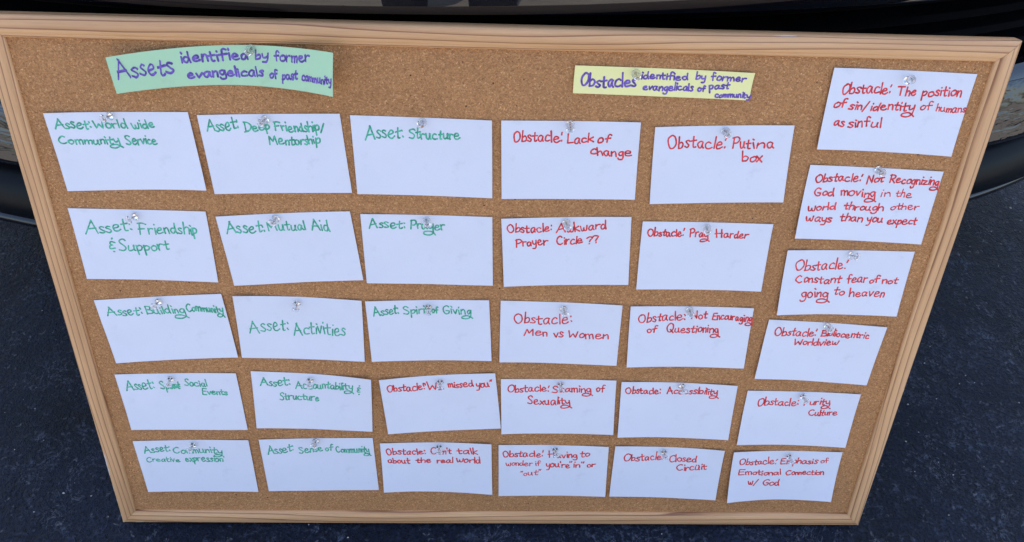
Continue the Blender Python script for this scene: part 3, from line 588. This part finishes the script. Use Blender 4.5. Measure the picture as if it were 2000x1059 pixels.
# ---------------------------------------------------------------- car behind the board
CAR_Y, YAW = .2245, R(2.6)
car = empty('parked_car', Matrix.Translation((0, CAR_Y, 0)) @ Matrix.Rotation(YAW, 4, 'Z'), 'shiny black parked car whose front bumper the cork board leans on', 'car')
XH = .94
def bow(x, A=.35, p=2.2):
    q = min(1, abs(x) / XH) ** p; return A * (1 - (1 - q) ** (1 / p))
def swept(name, prof, m, x0=-XH * .995, x1=XH * .995, n=90, parent=None, deg=30, closed=False, A=.35):
    vs = []
    for i in range(n + 1):
        s = -1 + 2 * i / n; s = math.sin(s * math.pi / 2)           # finer towards the corners
        x = (x0 + x1) / 2 + (x1 - x0) / 2 * s
        for (y, z) in prof: vs.append((x, bow(x, A) + y, z))
    k = len(prof); fs = []
    for i in range(n):
        for j in range(k if closed else k - 1):
            a, b = i * k + j, i * k + (j + 1) % k; fs.append((a, a + k, b + k, b))
    o = link(name, pyd(name, vs, fs), m, parent or car); return autosmooth(o, deg)
def arc(pts, n=5): return smooth_stroke(pts, n)
swept('upper_bumper', arc([(.16, .80), (.085, .775), (.045, .74), (.022, .69), (.010, .64), (.0035, .59), (0, .552), (.003, .546), (.018, .542), (.10, .541)]), m_paint)
swept('grille_back', [(.11, .545), (.115, .385)], m_dark)
for z in (.520, .495, .470, .445, .420):
    swept('grille_slat', [(.085, z), (.078, z - .004), (.085, z - .010), (.11, z - .010), (.11, z)], m_dark, -.70, .70, 40, closed=True)
swept('lower_bumper', arc([(.12, .395), (.085, .39), (.066, .378), (.050, .350), (.037, .320), (.031, .306), (.034, .298), (.055, .294), (.10, .294)]), m_paint)
swept('trim_strip', arc([(.0615, .374), (.056, .366), (.0455, .346), (.036, .325), (.0295, .310), (.0295, .306)]), m_chrome)
swept('lower_recess', [(.095, .288), (.10, .268)], m_dark)
swept('bumper_valance', arc([(.11, .272), (.070, .268), (.045, .255), (.030, .232), (.028, .212), (.036, .200), (.045, .194), (.07, .190), (.12, .188)]), m_blackpl)
swept('front_lip', arc([(.10, .189), (.062, .186), (.045, .178), (.048, .166), (.07, .158), (.14, .156), (.5, .156)]), m_glossl)
# body behind the bumper: sections along the length, each a rounded outline
SEC = [(.13, .88, .76, .40), (.20, .90, .88, .45), (.32, .92, .95, .5), (.6, .935, 1.01, .5), (1.0, .94, 1.05, .5), (1.35, .94, 1.08, .5), (1.36, .94, 1.08, .5), (1.7, .93, 1.40, .5), (2.1, .92, 1.66, .5), (2.7, .92, 1.72, .5), (3.6, .92, 1.70, .5), (4.2, .91, 1.60, .5), (4.45, .90, 1.10, .5), (4.6, .86, .95, .5)]
def outline(w, zt, zb, y):
    cab = zt > 1.12; zs = 1.02 if cab else zt - .10; top = .70 if cab else .9
    pts = []
    for (fx, z) in [(0, zb * .5 + .05), (.9, zb * .5 + .05), (1, zb * .6 + .1), (1.0, .62), (1.0, min(zs, .9)), (.985, zs), ((.985 + top) / 2 if cab else .97, (zs + zt) / 2 if cab else zt - .04), (top + .02, zt - .035), (top - .08, zt - .006), (top * .5, zt + .006), (0, zt + .012)]:
        pts.append((w * fx, y, z))
    return pts
def lofted(name, secs, m, parent):
    vs = []; k = None
    for (y, w, zt, zb) in secs:
        half = outline(w, zt, zb, y + (0 if y > .5 else 0))
        ring = half + [(-x, yy, z) for x, yy, z in half[::-1][1:-1]]
        if y < 1.0:
            ring = [(x, yy + bow(x) * (1 - y) * .75, z) for x, yy, z in ring]
        k = len(ring); vs += ring
    fs = []
    for i in range(len(secs) - 1):
        for j in range(k):
            a, b = i * k + j, i * k + (j + 1) % k; fs.append((a, a + k, b + k, b))
    fs.append(list(range(k))); fs.append([(len(secs) - 1) * k + j for j in range(k)][::-1])
    me = pyd(name, vs, fs)
    bm = bmesh.new(); bm.from_mesh(me); bmesh.ops.recalc_face_normals(bm, faces=bm.faces); bm.to_mesh(me); bm.free()
    return autosmooth(link(name, me, m, parent), 40)
lofted('body', SEC, m_paint, car)
def slab(name, pts, th, m, parent):
    n = (Vector(pts[1]) - Vector(pts[0])).cross(Vector(pts[2]) - Vector(pts[0])).normalized() * th
    k = len(pts); vs = [Vector(p) + n for p in pts] + [Vector(p) - n for p in pts]
    fs = [list(range(k)), list(range(k, 2 * k))[::-1]] + [(j, k + j, k + (j + 1) % k, (j + 1) % k) for j in range(k)]
    me = pyd(name, vs, fs); bm = bmesh.new(); bm.from_mesh(me); bmesh.ops.recalc_face_normals(bm, faces=bm.faces); bm.to_mesh(me); bm.free()
    return link(name, me, m, parent)
slab('windscreen', [(-.74, 1.40, 1.135), (.74, 1.40, 1.135), (.58, 2.08, 1.665), (-.58, 2.08, 1.665)], .012, m_glass, car)
for s in (-1, 1):
    slab('side_window', [(s * .925, 1.75, 1.06), (s * .925, 3.9, 1.06), (s * .715, 3.7, 1.58), (s * .715, 2.15, 1.58)], .02, m_glass, car)
    x = s * .74
    hv = [(x + s * a * .13, bow(x + s * a * .13) + .10 + .02 * b, .80 + b * .045) for a in (-1, -.3, .4, 1) for b in (-1, 0, 1)]
    link('headlight', pyd('headlight', hv, grid_faces(4, 3)), m_lamp, car, smooth=True)
    for y in (.95, 3.75):
        tv, tf = lathe([(.20, -.11), (.30, -.115), (.335, -.09), (.345, -.04), (.345, .04), (.335, .09), (.30, .115), (.20, .11)], 36)
        w_ = link('wheel', pyd('wheel', tv, tf), m_tyre, car); w_.location = (s * .83, y, .345); w_.rotation_euler = (0, math.pi / 2, 0); autosmooth(w_)
        rv, rf = lathe([(.03, .118), (.06, .10), (.19, .085), (.215, .118), (.22, .10)], 36)
        r_o = link('rim', pyd('rim', rv, rf), m_rim, w_); autosmooth(r_o)
        if s < 0: r_o.rotation_euler = (math.pi, 0, 0)
# a small tan stone by the left end of the bumper
bm = bmesh.new(); bmesh.ops.create_icosphere(bm, subdivisions=2, radius=.009)
for v in bm.verts: v.co *= 1 + .25 * noise.noise(v.co * 120); v.co.z *= .6
o = link('small_stone', bm, m_leaf, None, 'small tan stone on the asphalt at the far left under the bumper', 'stone', smooth=True); o.location = (-.794, .520, .004)

# ---------------------------------------------------------------- the photographer, standing behind the camera (seen only mirrored in the bumper)
def skin(name, joints, links, m, parent, sub=2):
    me = pyd(name, [j[:3] for j in joints], []); me = bpy.data.meshes.new(name); me.from_pydata([j[:3] for j in joints], links, [])
    o = link(name, me, m, parent)
    sk = o.modifiers.new('skin', 'SKIN'); sk.use_smooth_shade = True
    for v, j in zip(me.skin_vertices[0].data, joints):
        v.radius = (j[3], j[4] if len(j) > 4 else j[3])
    me.skin_vertices[0].data[0].use_root = True
    ss = o.modifiers.new('sub', 'SUBSURF'); ss.levels = sub; ss.render_levels = sub
    return o
pr = empty('person', Matrix.Translation((-.045, -.60, .005)), 'person in dark jeans and grey shirt holding up a phone, behind the camera', 'person')
bj = [(0, 0, .95, .13, .10), (0, 0, 1.15, .12, .09), (0, .01, 1.36, .14, .09), (0, .02, 1.47, .055), (0, .05, 1.56, .07, .08), (0, .07, 1.66, .075, .09), (0, .055, 1.74, .05, .06),
      (-.075, 0, .88, .085), (-.072, .01, .50, .055), (-.098, -.01, .16, .035), (.075, 0, .88, .085), (.072, .01, .50, .055), (.098, -.01, .16, .035),
      (-.19, .01, 1.38, .05), (-.22, .06, 1.14, .040), (.02, .24, 1.03, .028), (.19, .01, 1.38, .05), (.24, .07, 1.14, .040), (.20, .24, 1.03, .028)]
skin('body', bj, [(0, 1), (1, 2), (2, 3), (3, 4), (4, 5), (5, 6), (0, 7), (7, 8), (8, 9), (0, 10), (10, 11), (11, 12), (2, 13), (13, 14), (14, 15), (2, 16), (16, 17), (17, 18)], m_skin, pr)
tj = [(0, 0, .98, .15, .12), (-.085, 0, .86, .090), (-.096, .01, .50, .062), (-.104, -.01, .0, .056), (.085, 0, .86, .090), (.096, .01, .50, .062), (.104, -.01, .0, .056)]
skin('trousers', tj, [(0, 1), (1, 2), (2, 3), (0, 4), (4, 5), (5, 6)], m_jeans, pr)
sj = [(0, 0, 1.0, .155, .12), (0, 0, 1.16, .145, .11), (0, .01, 1.37, .16, .105), (-.20, .01, 1.39, .065), (-.225, .05, 1.20, .058), (.20, .01, 1.39, .065), (.24, .055, 1.20, .058)]
skin('shirt', sj, [(0, 1), (1, 2), (2, 3), (3, 4), (2, 5), (5, 6)], m_shirt, pr)
for s in (-1, 1):
    skin('shoe', [(s * .098, -.05, .04, .042, .036), (s * .102, .06, .035, .045, .032), (s * .106, .15, .028, .038, .024)], [(0, 1), (1, 2)], m_shoe, pr)
skin('hair', [(0, .03, 1.60, .085), (0, .045, 1.70, .090), (0, .055, 1.75, .075)], [(0, 1), (1, 2)], m_hair, pr)
for hx, hy, s in ((.035, .262, 1), (.185, .262, -1)):
    hd = skin('hand', [(hx - s * .01, hy - .03, 1.02, .026, .020), (hx, hy, 1.0, .032, .014), (hx + s * .008, hy + .012, .985, .03, .013)], [(0, 1), (1, 2)], m_skin, pr, 1)
    for q in range(4):
        skin('finger', [(hx, hy + .006, .965 + q * .018, .009), (hx + s * .028, hy + .010 + .002 * q, .955 + q * .019, .008), (hx + s * .040, hy - .002, .955 + q * .019, .007)], [(0, 1), (1, 2)], m_skin, hd, 1)
ph = bmesh.new(); bmesh.ops.create_cube(ph, size=1); bmesh.ops.scale(ph, vec=(.075, .008, .155), verts=ph.verts)
bmesh.ops.bevel(ph, geom=ph.edges, offset=.003, segments=2, affect='EDGES')
po = link('phone', ph, m_glossl, None, 'black phone held up by the person behind the camera', 'phone'); po.location = (-.01, -.385, .97); po.rotation_euler = (R(-40), 0, 0)

# ---------------------------------------------------------------- tan building across the lot, mirrored in the bumper
bd = empty('building', Matrix.Translation((2, -16, 0)), 'low tan stucco building across the lot, behind the camera', 'building')
def box(name, x0, x1, y0, y1, z0, z1, m, parent):
    vs = [(x, y, z) for x in (x0, x1) for y in (y0, y1) for z in (z0, z1)]
    return link(name, pyd(name, vs, [(0, 1, 3, 2), (4, 6, 7, 5), (0, 4, 5, 1), (2, 3, 7, 6), (0, 2, 6, 4), (1, 5, 7, 3)]), m, parent)
box('wall', -14, 14, -6, 0, 0, 3.2, m_stucco, bd); box('roof', -14.4, 14.4, -6.4, .5, 3.2, 3.5, m_conc, bd)
for k in range(7):
    box('window', -12.2 + k * 4, -10.2 + k * 4, -.02, .03, .9, 2.2, m_glass, bd)
